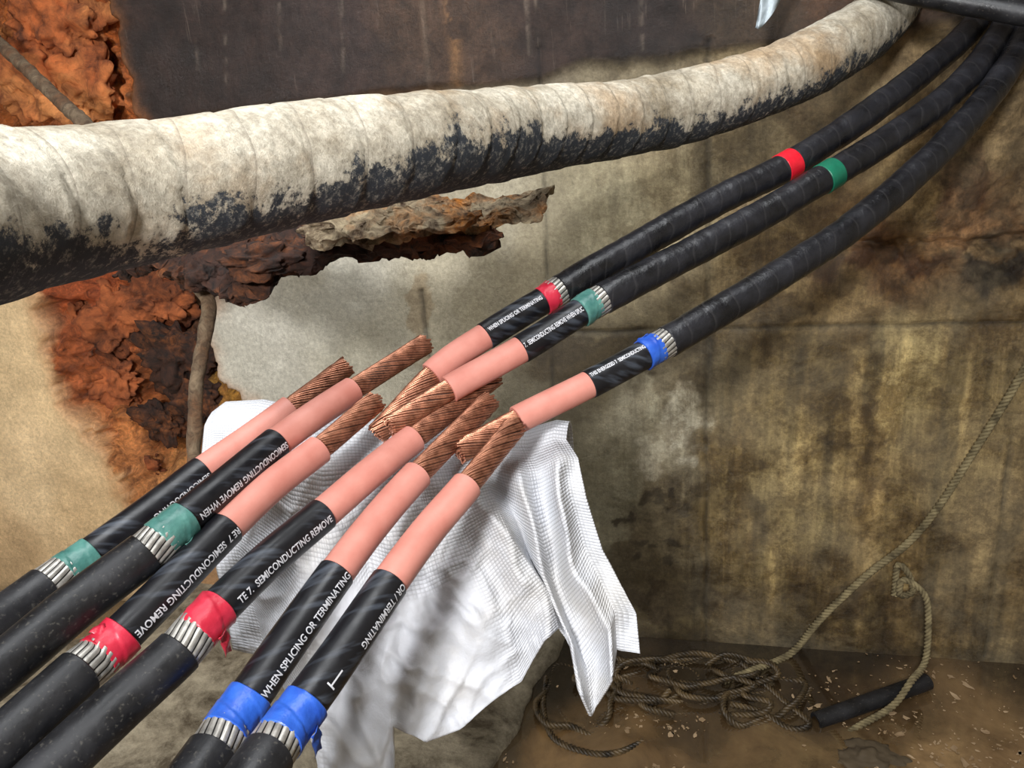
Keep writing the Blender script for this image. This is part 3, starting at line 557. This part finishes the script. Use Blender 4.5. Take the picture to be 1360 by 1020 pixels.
rope('rope_end',[wr(1188,790,.05),wr(1192,752,.06),wr(1205,760,.07),wr(1212,785,.07),wr(1195,790,.07),wr(1200,770,.08),wr(1228,790,.09),wr(1233,830,.10),fp(1228,880,.07),fp(1210,905,.065),fp(1185,938,.02),fp(1140,965,.0),fp(1125,975,-.008)],.0075,m_rope)
par=empty('rope_coil')
loops=[((900,905),80,28,1.2),((960,900),60,26,1.0),((860,900),55,26,1.1),((1010,925),55,36,1.0),((775,930),50,42,1.0),((925,890),65,18,1.4),((810,890),60,16,1.0),((930,930),90,24,.9)]
for k,((cx,cy),ax,ay,tn) in enumerate(loops):
    pts=[]
    a0=random.uniform(0,6.28)
    for i in range(int(12*tn)+5):
        an=a0+i*.55; w=1+random.uniform(-.3,.3)
        pts.append(fp(cx+ax*w*math.cos(an),cy+ay*w*math.sin(an),-.006+.026*max(0,math.sin(i*.9+k))))
    rope('coil_%d'%(k+1),pts,.0072,m_roped,par)
rope('coil_9',[fp(725,900,.002),fp(722,940,.0),fp(735,980,.003),fp(780,1000,.001),fp(820,1000,.002),fp(855,985,-.006)],.007,m_roped,par)
rope('coil_10',[fp(985,880,.003),fp(1040,930,.0),fp(1075,960,.003),fp(1050,968,.0),fp(1010,945,.0),fp(970,935,.002)],.007,m_roped,par)
pa=Path([fp(1083,958,.004),fp(1150,934,.012),fp(1232,905,.02)],ref=A3(0,0,1)); 
ro_=[(0,.012),(0,.0175)]+[(x,.0185) for x in np.linspace(.001,pa.L-.001,40)]+[(pa.L,.0175),(pa.L,.0145),(pa.L-.05,.0145),(pa.L-.05,.001)]
tube('cable_offcut',pa,ro_,m_black,None,32)
lump('submerged_stone',fp(1150,1016,-.02),.075,m_stone,21,.6,(1.1,.8,.38),None,2.4)
lump('submerged_stone',fp(1090,1045,-.02),.06,m_stone,25,.5,(1,.9,.4))
V=[];Fc=[]
for i in range(1500):
    a_=rng.uniform(660,1400); b_=868+rng.random()**.7*200
    dn=fbm(np.array([[a_/90,b_/40,0.]]),3,55)[0]
    if dn<.42+(.1 if a_<1000 else 0)+rng.uniform(-.08,.08): continue
    c0=fp(a_,b_,.0015); r=rng.choice([.0012,.0022,.0038,.0065],p=[.45,.3,.17,.08])*rng.uniform(.7,1.2); k=len(V); m_=9; an=rng.uniform(0,6)
    st_=rng.uniform(1,2.6)
    for q in range(m_):
        t=q/m_*2*math.pi; rr_=r*rng.uniform(.45,1.25); x,y=rr_*st_*math.cos(t),rr_*math.sin(t)
        V.append(c0+A3(x*math.cos(an)-y*math.sin(an),x*math.sin(an)+y*math.cos(an),0))
    Fc.append(tuple(range(k,k+m_)))
mesh('floating_scum',V,Fc,m_deb,smooth=False)
# ================= CAMERA + LIGHT
cd=bpy.data.cameras.new('camera'); co=bpy.data.objects.new('camera',cd); link(co)
cd.sensor_width=36; cd.lens=FPX/1360*36; cd.clip_start=.02
Mx=Matrix.Identity(4)
for i in range(3): Mx[i][0]=RR[i]; Mx[i][1]=-DN[i]; Mx[i][2]=-F[i]; Mx[i][3]=C[i]
co.matrix_world=Mx; sc.camera=co
def area(name,loc,tgt,size,e,col=(1,1,1)):
    l=bpy.data.lights.new(name,'AREA'); l.size=size; l.energy=e; l.color=col; o=bpy.data.objects.new(name,l); link(o)
    o.location=loc; o.rotation_euler=(Vector(tgt)-Vector(loc)).to_track_quat('-Z','Y').to_euler(); return o
area('hatch_daylight',(-.15,.5,ZC+.2),(-.1,.75,0),1.4,38,(.96,.98,1))
area('work_lamp',(-.25,-1.1,C[2]+.6),(-.25,1.5,.65),.22,60,(.99,.99,1))
area('side_fill_lamp',(-1.65,.45,.85),tuple(wall_pt(70,590)),.2,4.5,(1,.93,.82))  # added fill with no seen source, brightens the lower-left concrete
w=bpy.data.worlds.new('world'); sc.world=w; w.use_nodes=True; w.node_tree.nodes['Background'].inputs[0].default_value=(.8,.85,.9,1); w.node_tree.nodes['Background'].inputs[1].default_value=.6
print('cam',C,'verts',sum(len(o.data.vertices) for o in bpy.data.objects if o.type=='MESH'))
